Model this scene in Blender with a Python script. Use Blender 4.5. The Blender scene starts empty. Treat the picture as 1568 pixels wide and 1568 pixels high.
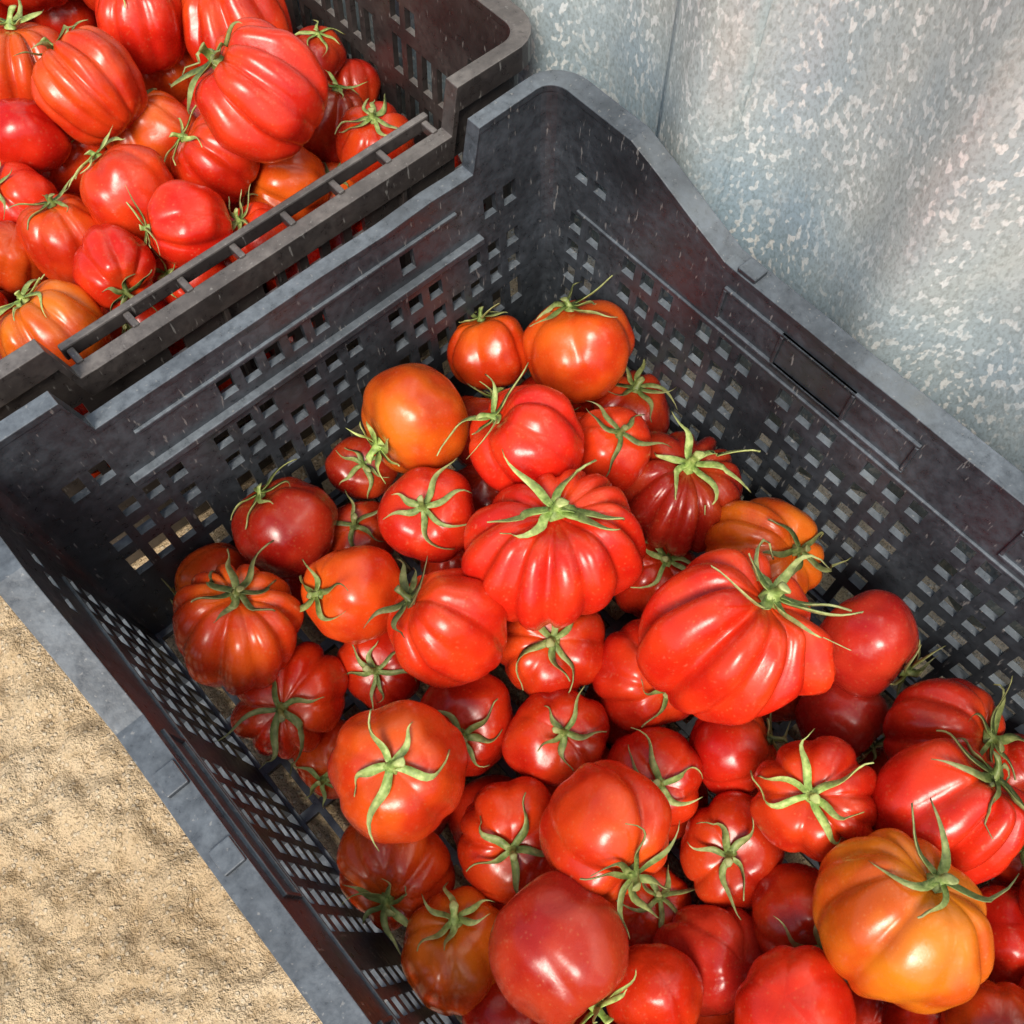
import bpy, bmesh, math, random
from mathutils import Vector, Matrix, noise
random.seed(7)
R=math.radians
scene=bpy.context.scene
# ------------------------------------------------ camera (hand-held, looking down into the crates)
cam=bpy.data.cameras.new("camera"); co=bpy.data.objects.new("camera",cam)
scene.collection.objects.link(co)
zc=Vector((-.279,-.323,.904)).normalized(); xr=Vector((.747,-.665,-.0065)); xr=(xr-zc*xr.dot(zc)).normalized(); yu=zc.cross(xr)
m=Matrix((xr,yu,zc)).transposed().to_4x4(); m.translation=Vector((0,0,.616)); co.matrix_world=m
cam.sensor_width=36; cam.lens=35.33; cam.clip_end=500; cam.clip_start=.01
scene.camera=co
# ------------------------------------------------ node helpers
def mat(name):
    m=bpy.data.materials.new(name); m.use_nodes=True
    nt=m.node_tree; b=nt.nodes["Principled BSDF"]; return m,nt,b
def N(nt,t,**k):
    n=nt.nodes.new(t)
    for a,v in k.items(): setattr(n,a,v)
    return n
def ramp(nt,src,stops):
    r=nt.nodes.new("ShaderNodeValToRGB"); e=r.color_ramp.elements
    while len(e)<len(stops): e.new(.5)
    for el,(p,c) in zip(e,stops):
        el.position=p; el.color=(c,c,c,1) if isinstance(c,(int,float)) else (*c,1)
    nt.links.new(src,r.inputs[0]); return r.outputs[0]
def noi(nt,vec,scale,detail=4,rough=.6):
    n=nt.nodes.new("ShaderNodeTexNoise"); n.inputs["Scale"].default_value=scale
    n.inputs["Detail"].default_value=detail; n.inputs["Roughness"].default_value=rough
    nt.links.new(vec,n.inputs["Vector"]); return n.outputs[0]
def mix(nt,f,a,b,mode='MIX'):
    n=nt.nodes.new("ShaderNodeMix"); n.data_type='RGBA'; n.blend_type=mode
    for i,v in ((0,f),(6,a),(7,b)):
        if isinstance(v,(int,float)): n.inputs[i].default_value=v
        elif isinstance(v,tuple): n.inputs[i].default_value=(*v,1)
        else: nt.links.new(v,n.inputs[i])
    return n.outputs[2]
def bump(nt,b,h,strength,dist):
    n=nt.nodes.new("ShaderNodeBump"); n.inputs["Strength"].default_value=strength; n.inputs["Distance"].default_value=dist
    nt.links.new(h,n.inputs["Height"]); nt.links.new(n.outputs[0],b.inputs["Normal"])
def math_(nt,op,a,b=None,clamp=False):
    n=nt.nodes.new("ShaderNodeMath"); n.operation=op; n.use_clamp=clamp
    for i,v in ((0,a),(1,b)):
        if v is None: continue
        if isinstance(v,(int,float)): n.inputs[i].default_value=v
        else: nt.links.new(v,n.inputs[i])
    return n.outputs[0]
def tomato_mat():
    m,nt,b=mat("tomato_skin"); L=nt.links
    oi=N(nt,"ShaderNodeObjectInfo")
    at=N(nt,"ShaderNodeAttribute",attribute_name="polar")
    V=N(nt,"ShaderNodeNewGeometry").outputs["Position"]
    n1=noi(nt,V,38,2,.5); n2=noi(nt,V,330,3,.6)
    sh=ramp(nt,at.outputs["Fac"],[(0,0),(.5,.12),(.78,.6),(1,1)])
    nm=ramp(nt,n1,[(.38,0),(.65,1)])
    f=math_(nt,'MULTIPLY',sh,math_(nt,'ADD',math_(nt,'MULTIPLY',nm,.75),.25),True)
    dark=mix(nt,1.0,oi.outputs["Color"],(.74,.38,.6),'MULTIPLY')
    base=mix(nt,nm,dark,oi.outputs["Color"])
    shc=mix(nt,.4,oi.outputs["Color"],(.68,.22,.012))
    base=mix(nt,math_(nt,'MULTIPLY',f,oi.outputs["Alpha"]),base,shc)
    vo=N(nt,"ShaderNodeTexVoronoi"); vo.inputs["Scale"].default_value=320; L.new(V,vo.inputs["Vector"])
    sp=ramp(nt,vo.outputs["Distance"],[(.0,1),(.13,.6),(.2,0)])
    base=mix(nt,math_(nt,'MULTIPLY',sp,.14),base,(.85,.42,.15))
    sc=ramp(nt,n2,[(.64,0),(.78,1)])
    base=mix(nt,math_(nt,'MULTIPLY',sc,.25),base,(.70,.32,.18))
    L.new(base,b.inputs["Base Color"])
    L.new(ramp(nt,n2,[(.3,.19),(.75,.36)]),b.inputs["Roughness"])
    b.inputs["Specular IOR Level"].default_value=.5
    bump(nt,b,n2,.14,.0006)
    return m
def calyx_mat():
    m,nt,b=mat("calyx_green"); L=nt.links
    n=noi(nt,N(nt,"ShaderNodeNewGeometry").outputs["Position"],260,3,.6)
    oi=N(nt,"ShaderNodeObjectInfo")
    r=ramp(nt,n,[(.3,(.085,.14,.025)),(.5,(.21,.31,.07)),(.68,(.42,.49,.18)),(.85,(.34,.25,.12))])
    at=N(nt,"ShaderNodeAttribute",attribute_name="polar")
    c=mix(nt,math_(nt,'MULTIPLY',at.outputs["Fac"],.5),r,(.58,.52,.28))
    rd=ramp(nt,oi.outputs["Random"],[(0,(.42,.36,.34)),(.2,(.7,.7,.6)),(.5,(1,1,1)),(1,(1.2,1.3,1.0))])
    c=mix(nt,1.0,c,rd,'MULTIPLY')
    L.new(c,b.inputs["Base Color"]); b.inputs["Roughness"].default_value=.55
    bump(nt,b,n,.5,.0008)
    return m
def plastic_mat(name,base,dust,rimdust):
    m,nt,b=mat(name); L=nt.links
    V=N(nt,"ShaderNodeTexCoord").outputs["Object"]
    n1=noi(nt,V,14,4,.65); n2=noi(nt,V,170,4,.68)
    mp=N(nt,"ShaderNodeMapping"); mp.inputs["Scale"].default_value=(1,1,.2); mp.inputs["Rotation"].default_value=(.4,.9,.3); L.new(V,mp.inputs[0])
    n3=noi(nt,mp.outputs[0],420,2,.6)
    sep=N(nt,"ShaderNodeSeparateXYZ"); L.new(N(nt,"ShaderNodeNewGeometry").outputs["Normal"],sep.inputs[0])
    upf=math_(nt,'MULTIPLY',sep.outputs[2],1.0,True)
    r=ramp(nt,n1,[(.35,.12),(.66,1)]); r2=ramp(nt,n2,[(.36,.35),(.64,1)])
    pat=math_(nt,'MULTIPLY',r,r2)
    c=mix(nt,math_(nt,'MULTIPLY',pat,.38),base,dust)
    c=mix(nt,math_(nt,'MULTIPLY',math_(nt,'ADD',math_(nt,'MULTIPLY',pat,.85),.22),upf,True),c,rimdust)
    sc=ramp(nt,n3,[(.66,0),(.72,1)])
    c=mix(nt,math_(nt,'MULTIPLY',sc,.35),c,(.36,.35,.33))
    L.new(c,b.inputs["Base Color"])
    L.new(ramp(nt,n2,[(.3,.24),(.75,.48)]),b.inputs["Roughness"])
    bump(nt,b,n2,.35,.0006)
    return m
def sand_mat():
    m,nt,b=mat("sand"); L=nt.links
    V=N(nt,"ShaderNodeTexCoord").outputs["Object"]
    n1=noi(nt,V,9,4,.6); n2=noi(nt,V,110,4,.7); n3=noi(nt,V,560,3,.75)
    c=ramp(nt,n1,[(.3,(.62,.455,.27)),(.55,(.74,.57,.36)),(.75,(.82,.665,.46))])
    c=mix(nt,1.0,c,ramp(nt,n3,[(.32,(.42,.37,.31)),(.45,(1,1,1)),(.64,(1.12,1.12,1.1))]),'MULTIPLY')
    c=mix(nt,1.0,c,ramp(nt,n2,[(.33,(.76,.72,.66)),(.50,(1.0,1.0,1.0))]),'MULTIPLY')
    vo=N(nt,"ShaderNodeTexVoronoi"); vo.inputs["Scale"].default_value=210; L.new(V,vo.inputs["Vector"])
    pb=ramp(nt,vo.outputs["Distance"],[(0,1),(.22,.9),(.30,0)])
    c=mix(nt,math_(nt,'MULTIPLY',pb,.5),c,(.93,.82,.63))
    L.new(c,b.inputs["Base Color"]); b.inputs["Roughness"].default_value=.95; b.inputs["Specular IOR Level"].default_value=.15
    h=math_(nt,'ADD',n2,math_(nt,'MULTIPLY',n3,.6)); h=math_(nt,'ADD',h,math_(nt,'MULTIPLY',pb,.25))
    bump(nt,b,h,1.0,.006)
    return m
def metal_mat():
    m,nt,b=mat("galvanised_steel"); L=nt.links
    tc=N(nt,"ShaderNodeTexCoord")
    mp=N(nt,"ShaderNodeMapping"); mp.inputs["Scale"].default_value=(1,1,.6); L.new(tc.outputs["Object"],mp.inputs[0]); V=mp.outputs[0]
    n1=noi(nt,V,8,3,.6); n2=noi(nt,V,265,1.5,.5); n3=noi(nt,V,560,2,.6); n4=noi(nt,V,30,2,.6)
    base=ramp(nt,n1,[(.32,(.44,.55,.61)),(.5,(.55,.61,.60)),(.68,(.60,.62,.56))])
    sep=N(nt,"ShaderNodeSeparateXYZ"); L.new(tc.outputs["Object"],sep.inputs[0])
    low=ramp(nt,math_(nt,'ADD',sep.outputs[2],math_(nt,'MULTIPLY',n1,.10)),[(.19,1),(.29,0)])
    base=mix(nt,math_(nt,'MULTIPLY',low,.7),base,(.34,.48,.58))   # bluish sky sheen painted into the base colour towards the sheet's foot
    fl=ramp(nt,n2,[(.55,0),(.61,1)])
    th=ramp(nt,n4,[(.38,.2),(.6,1)])
    c=mix(nt,math_(nt,'MULTIPLY',math_(nt,'MULTIPLY',fl,th),.8),base,(.96,.98,.96))
    g=ramp(nt,n3,[(.32,(.74,.74,.73)),(.56,(1.04,1.04,1.04))])
    c=mix(nt,1.0,c,g,'MULTIPLY')
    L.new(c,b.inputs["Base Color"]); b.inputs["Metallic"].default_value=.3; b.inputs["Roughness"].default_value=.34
    bump(nt,b,n3,.3,.0006)
    return m
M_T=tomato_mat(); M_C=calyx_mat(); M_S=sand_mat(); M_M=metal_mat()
M_P=plastic_mat("black_plastic",(.011,.0125,.015),(.12,.145,.175),(.15,.175,.20))
M_P2=plastic_mat("grey_black_plastic",(.018,.015,.015),(.15,.13,.12),(.18,.165,.155))
# ------------------------------------------------ tomato builder (unit radius, stem end +Z)
def tomato_mesh(name,flat,ribs,depth,seed,calyx=1,nt_=40,nph=84,elong=1.0,lobes=(),sep_len=1.0):
    rnd=random.Random(seed)
    a1,a2,a3=[rnd.uniform(0,6.28) for _ in range(3)]
    w1=rnd.uniform(.2,.4)/max(1,ribs*.16); w2_=rnd.uniform(.1,.28)/max(1,ribs*.16)
    off=Vector((rnd.uniform(-9,9),rnd.uniform(-9,9),seed*1.37))
    ph1=rnd.uniform(0,6.28); ell=rnd.uniform(.0,.08)
    dim=.14+.7*depth; bd=.05+.25*depth
    def surf(th,ph):
        s=math.sin(th); c=math.cos(th)
        w=ph+w1*math.sin(ph+a1)+w2_*math.sin(2*ph+a2)
        r=1.0; cr=0
        if ribs:
            k=abs(math.sin(ribs*w*.5+a3))
            wsel=.70+.30*math.sin(3*ph+a1)
            crease=(1-k)**1.7
            env=.42+.58*max(0,min(1,(2.6-th)/1.5))
            cr=depth*crease*env*wsel*2.2
            r-=cr
            r+=depth*.35*(k-.5)*env
        r*=1+ell*math.cos(2*ph+ph1)
        bul=max(0,s)**.86
        x=bul*r*math.cos(ph); y=bul*r*math.sin(ph)
        z=c*(flat if c>0 else flat*elong)*(1-cr*.9*s)
        z-=dim*flat*math.exp(-(th/.40)**2)
        z+=bd*flat*math.exp(-((math.pi-th)/.35)**2)
        p=Vector((x,y,z))
        n=noise.noise(p*1.1+off)*.13+noise.noise(p*2.4+off)*.04
        p=p*(1+n)
        if lobes:
            q0=Vector((s*math.cos(ph),s*math.sin(ph),c))
            for (q,amt,wd) in lobes:
                p=p+q*amt*math.exp(-((q0-q).length/wd)**2)
        return p
    verts=[];faces=[];mi=[];pol=[]
    verts.append(surf(0.0001,0)); pol.append(1.0)
    for i in range(1,nt_):
        th=math.pi*(i/nt_)
        for j in range(nph):
            verts.append(surf(th,2*math.pi*j/nph)); pol.append(max(0,1-th/math.pi))
    verts.append(surf(math.pi-.0001,0)); pol.append(0)
    last=len(verts)-1
    for j in range(nph):
        k=(j+1)%nph
        faces.append((0,1+j,1+k)); mi.append(0)
        b0=1+(nt_-2)*nph
        faces.append((last,b0+k,b0+j)); mi.append(0)
        for i in range(nt_-2):
            a=1+i*nph
            faces.append((a+j,a+nph+j,a+nph+k,a+k)); mi.append(0)
    if calyx:
        ns=rnd.choice([5,5,6,6,7])
        ph0=rnd.uniform(0,6.28); wild=rnd.uniform(.6,1.6); lenb=rnd.uniform(.8,1.2)
        for q in range(ns):
            ph=ph0+2*math.pi*q/ns+rnd.uniform(-.3,.3)
            ln=rnd.uniform(.52,.98)*sep_len*lenb
            lift=rnd.uniform(-.02,.52)*wild; wid=rnd.uniform(.050,.078)
            curl=rnd.uniform(-.9,.9)*wild; sway=rnd.uniform(-.6,.6)*wild; tw=rnd.uniform(-1.9,1.9)
            S=11; base=len(verts)
            for i in range(S+1):
                t=i/S
                th=.04+ln*(t-.18*max(0,lift)*t*t)
                pp=ph+sway*t*t+.12*math.sin(t*6+q)
                P=surf(th,pp)
                P2=surf(th+.02,pp); rad=(P2-P).normalized()
                nrm=Vector((math.sin(th)*math.cos(pp),math.sin(th)*math.sin(pp),math.cos(th)+.15)).normalized()
                h=.022+lift*(t**1.8)+.08*curl*math.sin(t*5.5)*t
                h+=.09*math.exp(-(th/.3)**2)
                C=P+nrm*max(h,.016)
                side=rad.cross(nrm).normalized()
                side=(side*math.cos(tw*t)+nrm*math.sin(tw*t)).normalized()
                up_=side.cross(rad).normalized()
                wv=wid*(math.sin(math.pi*min(1,(t*.8+.2)))**.8)*(1-t**2.2)+.004
                for o,dz in ((-1,.024),(0,-.016),(1,.024)):
                    verts.append(C+side*o*wv+up_*dz*(1-t*.6)); pol.append(t)
                for o,dz in ((-1,.024),(0,-.016),(1,.024)):
                    verts.append(C+side*o*wv*.9+up_*(dz*(1-t*.6)-.013)); pol.append(t)
                if i:
                    a=base+(i-1)*6; b=base+i*6
                    for u in (0,1):
                        faces.append((a+u,b+u,b+u+1,a+u+1)); mi.append(1)
                        faces.append((a+3+u,a+4+u,b+4+u,b+3+u)); mi.append(1)
                    faces.append((a,a+3,b+3,b)); mi.append(1)
                    faces.append((a+2,b+2,b+5,a+5)); mi.append(1)
            e=base+S*6
            faces.append((e,e+3,e+4,e+1)); mi.append(1); faces.append((e+1,e+4,e+5,e+2)); mi.append(1)
        top=surf(.0001,0); bend=Vector((rnd.uniform(-.6,.6),rnd.uniform(-.6,.6),1)).normalized()
        hgt=rnd.uniform(.20,.40); sr=rnd.uniform(.046,.062); K=9; rings=[]
        for i,(t,rr) in enumerate(((-.08,2.2),(.15,1.9),(.3,1.15),(.6,.95),(.85,1.25),(1.0,1.35),(1.03,.8))):
            c_=top+Vector((0,0,.05))+Vector((0,0,1)).lerp(bend,min(1,max(0,t)))*hgt*t
            st=len(verts)
            for j in range(K):
                a=2*math.pi*j/K
                wob=1+.18*math.sin(3*a+seed)
                verts.append(c_+Vector((math.cos(a),math.sin(a),0))*sr*rr*wob); pol.append(.7 if t>.9 else .1)
            rings.append(st)
        for a,b in zip(rings,rings[1:]):
            for j in range(K):
                k=(j+1)%K; faces.append((a+j,a+k,b+k,b+j)); mi.append(1)
        faces.append(tuple(rings[-1]+j for j in range(K))); mi.append(1)
    me=bpy.data.meshes.new(name); me.from_pydata([tuple(v) for v in verts],[],faces)
    at=me.attributes.new("polar",'FLOAT','POINT'); at.data.foreach_set("value",pol)
    me.materials.append(M_T); me.materials.append(M_C)
    me.polygons.foreach_set("material_index",mi); me.polygons.foreach_set("use_smooth",[True]*len(faces))
    me.update(); return me
COL={'r':(.60,.026,.007,.45),'b':(.70,.034,.008,.35),'o':(.72,.100,.009,.8),'m':(.66,.058,.008,.8),'d':(.38,.019,.007,.4),'p':(.50,.034,.014,.2),'y':(.80,.155,.010,.9)}
# world positions of the piled tomatoes: x y z (2 chars each, 0.4 mm units from -0.1 m), radius, stem axis (3 chars)
A62="0123456789abcdefghijklmnopqrstuvwxyzABCDEFGHIJKLMNOPQRSTUVWXYZ"
DF="eLdP7UzzJV_dhfv7jnCOQ_f9c96unAxY_a8ep8Uz0ux_bkbX9IwjOO_d2b08xkxpY_dY9t7qHzvY_8Xfn6HhpiW_8Ocp8IopqY_a29D9JSACX_6qeQ7IrtPR_7Je16uittZ_4ofq66q1zz_4bdh8pBFyX_6ucd8jpaCP_7n9Y9kulOQ_978D7vvqrY_aa6L7vtrdT_b65UakOMsT_ec707IzAdS_ec427Pux0x_cy8y66ozsY_65b86ukmlW_46bJ6PxmlW_6F8L6TrkjU_4M8i9JysrY_7P747vovqY_42ar5uhbgN_3D7l7itdgP_5H6c7vspmX_6T4U9Jsp5L_8L557vnooX_ar4q7vkRgI_8Y337kqkuX_an2I9jskzX_d53i6wmt0v_bW0X9IyPtR_dJ1E87yFdR_9w0uawCKzU_8Q1k82kkcR_3x5l7BpFGV_4W3Y9Jtq0v_743p6tgAtY_7a1Y7ll000_5O2k8kf000_7i0B9yn000_bGYk7Ci000_dnZ67vfiDV_3k3I7me000_b51h6HcAkW_9kYn7teRkM_aJcO6ii000_8Yc466b000_5UeK5Hd000_eXZZ6Hd000_64465Kd000_8YYR6hb000_9PXV8Mh000_cNY98UomlW_bbWZ8AmmlW_90Xra1imlW_7mYI9wjrgV_5XZM94imlW_4C1c8IjmlW_3f2b7UimlW".split("_")
DB="8yrRaSAFDW_9mpubyupSO_bJreaYsCDW_dPqeakFxIW_bbvF8TqBCX_bJlicEGhMP_bZro95orAY_aboW9MqsJV_fdoO9scBrY_dVmr9JlKxV_dVkpaklusZ_asm0aYnhKR_bGlx9Gr8DN_8kmibfoqOR_8kq19liqyY_7spXaJk000_8Ikmbsj3FC_9YjMauglCW_6EmIaDkzDX_6rozatfixW_6TkCb6hp1B_8ikm9Wg9wQ_cVle8CfssZ_51keaWrsNS_6Ikr9GbigT_5qnwaad000_5Int8Qd000_fdk08Id000_5qjN97g000_3zkZ9wi000_8mk78ve000_aSk48If000_dRl27Ae000_fPoq8fg000_bvpm92a000_71tb9QymlW_54pCa7umlW_8wvGa5AmlW_axvab6zmlW_cGuyaoBmlW_eAsXakCmlW_3BmL9VsmlW".split("_")
# colour, ribs, rib depth, flatness
PFR=[('o',5,.05,.92),('m',7,.06,.95),('d',6,.05,.9),('o',4,.02,.92),('b',6,.07,.9),('r',6,.03,.95),('d',11,.11,.85),('d',5,.03,.95),('b',5,.03,.95),('b',13,.115,.74),('d',5,.03,.92),('d',5,.04,.95),('m',6,.04,.9),('m',11,.10,.88),('m',5,.02,.95),('b',7,.07,.95),('r',7,.07,.9),('r',6,.07,.92),('b',9,.17,.92),('o',8,.12,.85),('p',3,.02,.85),('r',6,.06,.9),('r',6,.04,.9),('r',9,.09,.9),('r',5,.03,.93),('m',6,.03,1.0),('r',6,.04,.95),('m',6,.03,.95),('m',8,.08,.9),('r',7,.05,1.0),('m',6,.10,1.0),('r',6,.04,.9),('r',5,.05,.9),('r',6,.05,.98),('b',8,.09,.88),('p',4,.02,.92),('b',7,.17,.95),('r',9,.12,.8),('y',9,.06,.95),('r',5,.04,.95),('o',7,.03,.95),('p',5,.03,.98),('r',5,.03,.9),('p',5,.08,1.05),('r',4,.04,1.0),('b',5,.06,.85),('r',4,.03,.95),('r',6,.04,.9),('r',4,.03,.9),('d',5,.03,.9),('r',5,.03,.9)]
PBR=[('m',10,.12,.9),('m',11,.11,.95),('b',7,.10,.9),('r',9,.12,.9),('r',6,.05,.9),('b',9,.16,.95),('m',6,.05,.92),('o',7,.10,.9),('d',5,.03,.9),('d',6,.07,.95),('r',6,.07,.95),('r',6,.08,.9),('m',6,.08,.88),('b',5,.04,.95),('b',6,.07,.9),('r',5,.04,.95),('b',5,.06,.95),('b',6,.07,.9),('m',6,.06,.98),('b',5,.05,.9),('r',6,.08,.98),('b',6,.08,.9),('m',5,.03,.9),('o',8,.10,.95),('b',5,.03,.9)]
def decode(rows,props,dflt):
    rnd=random.Random(5); out=[]
    for i,s in enumerate(rows):
        v=[]
        for k in (0,2,4):
            hi=A62.index(s[k]); hi=hi-62 if hi>=50 else hi
            v.append((hi*62+A62.index(s[k+1]))*.0004-.1)
        r=A62.index(s[6])*.0006+.012
        ax=None if s[7:]=="000" else Vector([A62.index(c)/30.4-1 for c in s[7:]]).normalized()
        c,rb,dp,fl=props[i] if i<len(props) else (rnd.choice(dflt),rnd.choice((5,6,7)),.05,.9)
        out.append(dict(p=Vector(v),r=r,ax=ax,c=c,rb=rb,dp=dp,fl=fl,i=i))
    return out
INX=(-.052,.308); INY=(-.243,.317)
BX=(-.042,.318); BY=(.350,.910)
def build(P,bx,by,zs,seed0,step=.051):
    rnd=random.Random(seed0)
    for o in P:
        ax=o['ax'] or Vector((rnd.uniform(-.6,.6),rnd.uniform(-.6,.6),-.8)).normalized()
        q=ax.to_track_quat('Z','Y').to_matrix().to_4x4()@Matrix.Rotation(rnd.uniform(0,6.28),4,'Z')
        inv=q.to_3x3().transposed(); lobes=[]
        if seed0==1 and o['i']==18:
            for d,a_,wd in (((.50,-.52,.69),.07,.2),((.642,-.711,.331),.16,.22),((.40,-.90,.16),.20,.22),((.2,-.96,.0),.20,.22),((-.63,.489,.587),.06,.5),((-.578,-.80,.09),.10,.4)):
                lobes.append((inv@Vector(d).normalized(),a_,wd))
        el=rnd.uniform(1.0,1.28) if seed0==2 else rnd.uniform(.95,1.12)
        me=tomato_mesh("tomato",o['fl'],o['rb'],o['dp'],o['i']+seed0*100,calyx=(1 if o['ax'] else 0),lobes=lobes,elong=el)
        ob=bpy.data.objects.new("tomato",me); scene.collection.objects.link(ob)
        ob.matrix_world=Matrix.Translation(o['p'])@q@Matrix.Scale(o['r'],4)
        c=list(COL[o['c']]); j=rnd.uniform(.86,1.1); c[0]*=j; c[1]*=rnd.uniform(.7,1.45); ob.color=c
    fill=[tomato_mesh("tomato",.9,rb,.05,900+seed0+i,calyx=i%2,nt_=20,nph=40) for i,rb in enumerate((5,7,6,8))]
    placed=[(o['p'],o['r']) for o in P]
    for li,z in enumerate(zs):
        y=by[0]+.045; row=0
        while y<by[1]-.04:
            x=bx[0]+.045+(row%2)*step*.5
            while x<bx[1]-.04:
                r=rnd.uniform(.024,.029); p=Vector((x+rnd.uniform(-.003,.003),y+rnd.uniform(-.003,.003),z+rnd.uniform(-.002,.003)))
                if all((p-q).length>(r+s)*.84 for q,s in placed):
                    ob=bpy.data.objects.new("tomato",rnd.choice(fill)); scene.collection.objects.link(ob)
                    ob.matrix_world=Matrix.Translation(p)@Matrix.Rotation(rnd.uniform(-1.3,1.3),4,'X')@Matrix.Rotation(rnd.uniform(-1.3,1.3),4,'Y')@Matrix.Rotation(rnd.uniform(0,6.28),4,'Z')@Matrix.Scale(r,4)
                    ob.color=COL[rnd.choice('rrdmb')]; placed.append((p,r))
                x+=step
            y+=step*.87; row+=1
build(decode(DF,PFR,'rrbmd'),INX,INY,(.068,.038),1); build(decode(DB,PBR,'rrmb'),BX,BY,(.100,.055,.04),2)
# ------------------------------------------------ crate
HL=.200; RA=.030; RAD=.014; PITCH=.0152; SW=.0096; WT=.0021
def top_h(side,s,L):
    d=min(s,L-s)
    if side in (1,3):
        return HL+RA if d<.055 else (HL if d>.061 else HL+RA*(.061-d)/.006)
    if d<.062: return HL+RA
    if d>.135: return HL
    return HL+RA*(1-(d-.062)/.073)
def side_cols(L):
    usable=L-2*RAD-.014; n=int(usable/PITCH); s=RAD+.007+(usable-n*PITCH)/2
    return n,s
def stations(bx,by):
    rad=RAD; x0,x1=bx; y0,y1=by
    corners=[((x1,y0),(0,1),(1,0)),((x1,y1),(-1,0),(0,1)),((x0,y1),(0,-1),(-1,0)),((x0,y0),(1,0),(0,-1))]
    out=[]
    for sd in range(4):
        (cx,cy),(dx,dy),(nx,ny)=corners[sd]
        L=(y1-y0) if sd in (0,2) else (x1-x0)
        br={rad,L-rad}; cols=[]; n,s=side_cols(L)
        for i in range(n):
            if i%8!=7:
                a=s+i*PITCH+.0025; cols.append((a,a+SW,i)); br.add(a); br.add(a+SW)
        for e in ((.055,.061) if sd in (1,3) else (.062,.075,.09,.105,.12,.135)):
            br.add(e); br.add(L-e)
        br=sorted(br); bb=[br[0]]
        for b in br[1:]:
            if b-bb[-1]>.0004: bb.append(b)
        for k,b in enumerate(bb):
            typ=None
            if k<len(bb)-1:
                mid=(b+bb[k+1])/2
                for a,e,i in cols:
                    if a<mid<e: typ=i
            out.append(dict(x=cx+dx*b,y=cy+dy*b,nx=nx,ny=ny,h=top_h(sd,b,L),side=sd,col=typ,s=b,L=L,n=n,wf=.35 if sd in (1,3) else 1.0))
        (cx2,cy2),_,(nx2,ny2)=corners[(sd+1)%4]
        ccx=cx2-rad*(nx+nx2); ccy=cy2-rad*(ny+ny2)
        for k in range(1,6):
            a=math.pi/2*k/6
            vx=nx*math.cos(a)+nx2*math.sin(a); vy=ny*math.cos(a)+ny2*math.sin(a)
            wf=(.35+.65*(1-k/6)) if sd in (0,2) else (.35+.65*k/6)
            out.append(dict(x=ccx+vx*rad,y=ccy+vy*rad,nx=vx,ny=vy,h=HL+RA,side=sd,col=None,s=0,L=L,n=n,wf=wf))
    return out
ROWL=[(.012,.038),(.048,.061),(.070,.083),(.092,.105),(.114,.127),(.136,.149),(.176,.184)]
ROWL2=[(.012,.038),(.050,.078),(.090,.118),(.130,.158),(.168,.184)]
ROWS=[(.012,.036),(.045,.066),(.075,.096),(.106,.118),(.128,.140),(.162,.177)]
def is_open(st,row,v,rl):
    i=st['col']
    if i is None: return False
    long=st['side'] in (0,2); n=st['n']
    rows=rl if long else ROWS
    for k,(a,b) in enumerate(rows):
        if a<v<b:
            if long:
                if k==len(rows)-1: return (i<3 or i>n-4) if len(rows)==7 else i%8 not in (2,3,4)
                if k==5: return i%8!=3
                return True
            if k==5: return i<2 or i>n-3 or (4<i<n-5 and i%8 not in (0,6))
            if k==4: return i%8!=3
            if k==0: return 5<i<n-6
            if k==1: return 2<i<n-3
            return True
    return False
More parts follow.
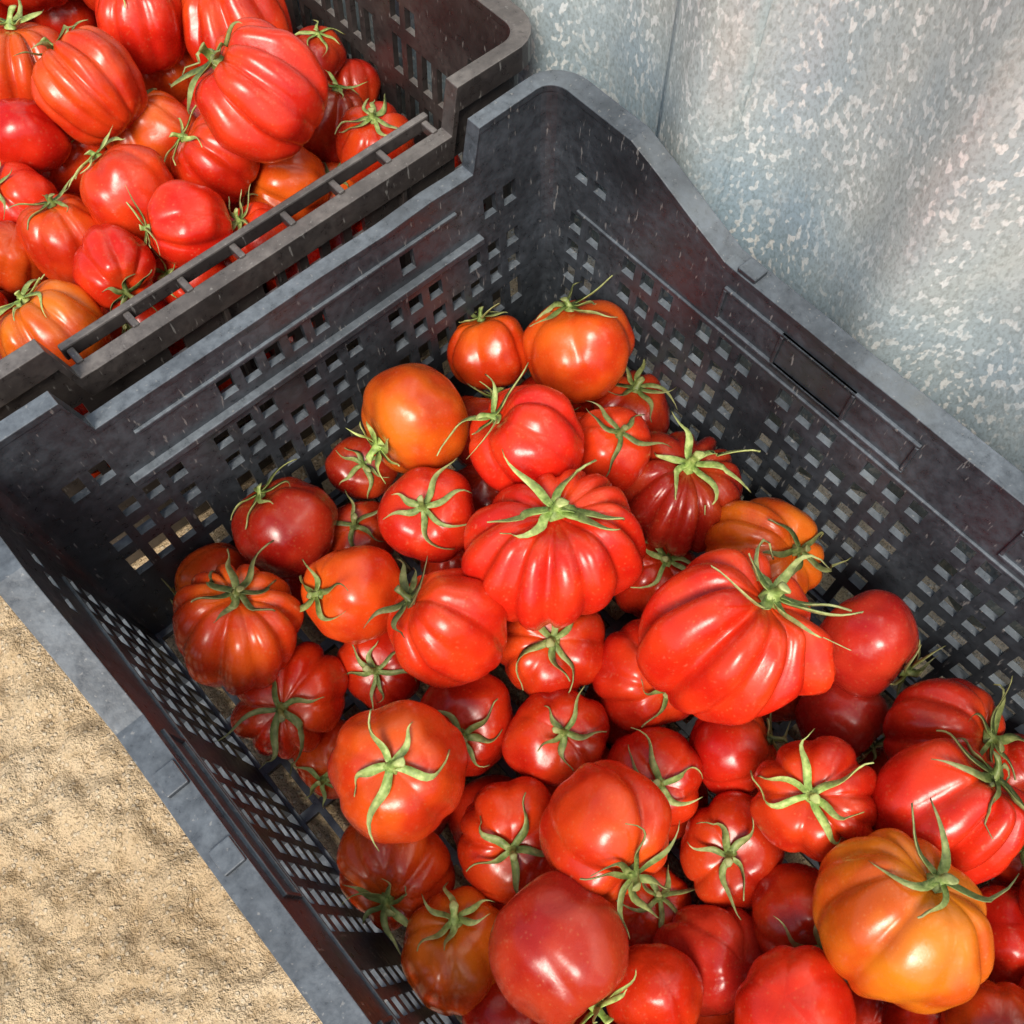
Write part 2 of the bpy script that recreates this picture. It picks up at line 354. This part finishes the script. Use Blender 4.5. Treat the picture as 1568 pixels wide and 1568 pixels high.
def crate(name,bx,by,mat_,handle):
    rl=ROWL2 if handle else ROWL
    st=stations(bx,by); nS=len(st); TP=.012; th=WT
    vs={0.0,.188}
    for a,b in rl+ROWS: vs|={a,b}
    vs=sorted(vs); nv=len(vs)+1
    V=[];Fc=[]
    def pos(s,v,w):
        o=w-TP*(1-min(v,HL)/HL)
        return (s['x']+s['nx']*o,s['y']+s['ny']*o,v)
    for s in st:
        for k in range(nv):
            v=vs[k] if k<len(vs) else s['h']-.003
            V.append(pos(s,v,th)); V.append(pos(s,v,-th))
    def vid(i,k,o): return ((i%nS)*nv+k)*2+o
    def solid(i,k):
        if k<0 or k>=nv-1: return False
        i%=nS
        if k==nv-2: return True
        return not is_open(st[i],k,(vs[k]+vs[k+1])/2,rl)
    for i in range(nS):
        for k in range(nv-1):
            if not solid(i,k): continue
            Fc.append((vid(i,k,0),vid(i+1,k,0),vid(i+1,k+1,0),vid(i,k+1,0)))
            Fc.append((vid(i,k,1),vid(i,k+1,1),vid(i+1,k+1,1),vid(i+1,k,1)))
            if not solid(i,k-1): Fc.append((vid(i,k,0),vid(i,k,1),vid(i+1,k,1),vid(i+1,k,0)))
            if not solid(i,k+1): Fc.append((vid(i,k+1,0),vid(i+1,k+1,0),vid(i+1,k+1,1),vid(i,k+1,1)))
            if not solid(i-1,k): Fc.append((vid(i,k,0),vid(i,k+1,0),vid(i,k+1,1),vid(i,k,1)))
            if not solid(i+1,k): Fc.append((vid(i+1,k,0),vid(i+1,k,1),vid(i+1,k+1,1),vid(i+1,k+1,0)))
    me=bpy.data.meshes.new("walls"); me.from_pydata(V,[],Fc); me.materials.append(mat_)
    root=bpy.data.objects.new(name,None); scene.collection.objects.link(root)
    def add(nm,me,bev=0):
        o=bpy.data.objects.new(nm,me); scene.collection.objects.link(o); o.parent=root
        if bev:
            b=o.modifiers.new("bevel",'BEVEL'); b.width=bev; b.segments=2; b.limit_method='ANGLE'; b.angle_limit=R(40)
        return o
    add("walls",me,.0006)
    def sweep(nm,sel,prof,bev=.001):
        V=[];Fc=[];n=len(prof)
        for s in sel:
            wob=.0006*noise.noise(Vector((s['x']*25,s['y']*25,1)))
            for (w,dz) in prof:
                if w>0: w=w*(.62+.38*(s['wf']-.35)/.65)
                V.append((s['x']+s['nx']*(w+wob),s['y']+s['ny']*(w+wob),s['h']+dz+wob))
        m_=len(sel)
        for i in range(m_):
            j=(i+1)%m_
            for k in range(n):
                l=(k+1)%n
                Fc.append((i*n+k,i*n+l,j*n+l,j*n+k))
        me=bpy.data.meshes.new(nm); me.from_pydata(V,[],Fc); me.materials.append(mat_)
        return add(nm,me,bev)
    prof=[(-.0028,0),(.0108,0),(.0113,-.016),(.0093,-.016),(.0088,-.004),(-.0028,-.0045)]
    red=[s for k,s in enumerate(st) if not (st[k-1]['nx']==s['nx'] and st[(k+1)%nS]['nx']==s['nx'] and abs(st[k-1]['h']-s['h'])<1e-6 and abs(st[(k+1)%nS]['h']-s['h'])<1e-6 and k%4)]
    sweep("rim",red,prof,.0016)
    bm=bmesh.new()
    I0=-WT-.0018; I1=-WT+.0006; O0=WT-.0006
    def sbox(sd,s0,s1,v0,v1,w0,w1):
        x0,x1=bx;y0,y1=by
        def pt(s,v,w):
            o=w-TP*(1-min(v,HL)/HL)
            if sd==0: return (x1+o,y0+s,v)
            if sd==1: return (x1-s,y1+o,v)
            if sd==2: return (x0-o,y1-s,v)
            return (x0+s,y0-o,v)
        vv=[bm.verts.new(pt(s,v,w)) for s in (s0,s1) for v in (v0,v1) for w in (w0,w1)]
        for f in ((0,1,3,2),(4,6,7,5),(0,4,5,1),(2,3,7,6),(0,2,6,4),(1,5,7,3)):
            bm.faces.new([vv[q] for q in f])
    for sd in range(4):
        L=(by[1]-by[0]) if sd in (0,2) else (bx[1]-bx[0])
        n,s0=side_cols(L)
        if sd in (0,2):
            if not handle:
                for a in (.140,.29,L-.14-.09):
                    for (v0,v1) in ((.160,.1622),(.184,.1862)): sbox(sd,a,a+.09,v0,v1,I0,I1)
                    for s in (a,a+.0878): sbox(sd,s,s+.0022,.1622,.184,I0,I1)
                sbox(sd,.03,L-.03,.1525,.1545,I0+.0004,I1)
            sbox(sd,.03,L-.03,.0415,.0445,O0,.0065)
            sbox(sd,.03,L-.03,.1595,.1625,O0,.0065)
            for c in (L-.155,L-.36,.16):
                sbox(sd,c,c+.012,.1996,.2030,-.002,.0080)
        else:
            sbox(sd,.06,L-.06,.1500,.1545,I0-.003,I1)
            sbox(sd,.075,L-.075,.1800,.1825,I0,I1)
            sbox(sd,.03,L-.03,.0995,.1035,O0,.0055)
        for i in range(7,n,8):
            c=s0+i*PITCH+PITCH/2
            sbox(sd,c-.0015,c+.0015,.004,.184,O0,.0070)
    me=bpy.data.meshes.new("ribs"); bmesh.ops.recalc_face_normals(bm,faces=bm.faces); bm.to_mesh(me); bm.free(); me.materials.append(mat_)
    add("ribs",me,.0006)
    bm=bmesh.new()
    def box(a,b):
        vv=[bm.verts.new((x,y,z)) for x in (a[0],b[0]) for y in (a[1],b[1]) for z in (a[2],b[2])]
        for f in ((0,1,3,2),(4,6,7,5),(0,4,5,1),(2,3,7,6),(0,2,6,4),(1,5,7,3)): bm.faces.new([vv[q] for q in f])
    if handle:
        x0,x1=bx; L=x1-x0
        box((x0+.062,by[0]+.012,.1935),(x1-.062,by[0]+.0165,.203))
        k=7
        for i in range(k+1):
            xx=x0+.064+(L-.128-.004)*i/k
            box((xx,by[0]+.0015,.1945),(xx+.004,by[0]+.0125,.2012))
        me=bpy.data.meshes.new("hand_rail"); bmesh.ops.recalc_face_normals(bm,faces=bm.faces); bm.to_mesh(me); bm.free(); me.materials.append(mat_)
        add("hand_rail",me,.001)
        bm=bmesh.new()
    x0,x1=bx[0]+TP,bx[1]-TP; y0,y1=by[0]+TP,by[1]-TP
    nx=24
    for i in range(nx+1):
        x=x0+(x1-x0-.004)*i/nx; box((x,y0,.005),(x+.004,y1,.009))
    ny=14
    for i in range(ny+1):
        y=y0+(y1-y0-.006)*i/ny; box((x0,y,.003),(x1,y+.006,.0082))
    me=bpy.data.meshes.new("floor_grid"); bmesh.ops.recalc_face_normals(bm,faces=bm.faces); bm.to_mesh(me); bm.free(); me.materials.append(mat_)
    add("floor_grid",me)
    return root
crate("plastic_crate",INX,INY,M_P,False)
crate("plastic_crate",BX,BY,M_P2,True)
# ------------------------------------------------ ground: one sheet
def axis(c,fine,n,far):
    a=[c-fine+2*fine*i/n for i in range(n+1)]
    s=2*fine/n; lo=[];hi=[]; x=fine
    while x<far:
        s*=1.35; x+=s; lo.append(c-x); hi.append(c+x)
    return lo[::-1]+a+hi
xs=axis(-.15,.30,240,60); ys=axis(.1,.40,300,60)
V=[]
for y in ys:
    for x in xs:
        p=Vector((x,y,0)); d=max(abs(x),abs(y))
        h=noise.noise(p*14)*.010+noise.noise(p*33+Vector((3,1,7)))*.007+(abs(noise.noise(p*48))-.2)*.010+noise.noise(p*130)*.0024
        inx=INX[0]-.03<x<INX[1]+.06
        lx=max(0,min(1,(INX[0]-.005-x)/.05)) if x<INX[0]+.1 else 0
        k=.15+.85*lx if d<2 else 1.0
        V.append((x,y,(h+.001)*k-.004 if not inx else min(h*.15-.004,.0)))
nx=len(xs); Fc=[(j*nx+i,j*nx+i+1,(j+1)*nx+i+1,(j+1)*nx+i) for j in range(len(ys)-1) for i in range(nx-1)]
me=bpy.data.meshes.new("sand_ground"); me.from_pydata(V,[],Fc); me.materials.append(M_S)
me.polygons.foreach_set("use_smooth",[True]*len(Fc))
o=bpy.data.objects.new("sand_ground",me); scene.collection.objects.link(o)
# ------------------------------------------------ corrugated wall
V=[];Fc=[]
pit=.135; XM=.352
def wx(y,z):
    ph=2*math.pi*(y-.11)/pit
    return XM-.0105*math.cos(ph)-.0025*math.cos(2*ph+.6)+.0025*noise.noise(Vector((y*6,z*4,0)))
ys=[ -1.6+ .006*i for i in range(int(3.4/.006))]
zs=[.03,.07,.11,.15,.19,.23,.27,.32,.4,.6,.9,1.25]
for z in zs:
    for y in ys: V.append((wx(y,z),y,z))
n=len(ys)
Fc=[(j*n+i,(j+1)*n+i,(j+1)*n+i+1,j*n+i+1) for j in range(len(zs)-1) for i in range(n-1)]
b0=len(V); lap=[ .219+.005*i for i in range(0,12)]
for z in zs:
    for y in lap: V.append((wx(y,z)-.0022,y,z))
m_=len(lap)
for j in range(len(zs)-1):
    for i in range(m_-1): Fc.append((b0+j*m_+i,b0+(j+1)*m_+i,b0+(j+1)*m_+i+1,b0+j*m_+i+1))
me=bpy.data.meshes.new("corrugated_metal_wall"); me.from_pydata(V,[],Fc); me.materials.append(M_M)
me.polygons.foreach_set("use_smooth",[True]*len(Fc))
o=bpy.data.objects.new("corrugated_metal_wall",me); scene.collection.objects.link(o)
s=o.modifiers.new("thick",'SOLIDIFY'); s.thickness=.0010; s.offset=-1
# ------------------------------------------------ light
Ld=Vector((-.50,-.36,.79)).normalized()
w=bpy.data.worlds.new("World"); scene.world=w; w.use_nodes=True
nt=w.node_tree; bg=nt.nodes["Background"]
sky=nt.nodes.new("ShaderNodeTexSky"); sky.sky_type='NISHITA'; sky.sun_disc=False
sky.air_density=1.0; sky.dust_density=3.0; sky.ozone_density=1.0
el=math.asin(Ld.z); sky.sun_elevation=el; sky.sun_rotation=math.atan2(Ld.x,Ld.y)
nt.links.new(sky.outputs[0],bg.inputs[0]); bg.inputs[1].default_value=.15
sun=bpy.data.lights.new("sun",'SUN'); sun.energy=3.7; sun.angle=R(22); sun.color=(1,.93,.82)
so=bpy.data.objects.new("sun",sun); scene.collection.objects.link(so)
so.rotation_euler=Ld.to_track_quat('Z','Y').to_euler(); so.location=Ld*5
scene.view_settings.view_transform='Standard'; scene.view_settings.look='None'; scene.view_settings.exposure=0
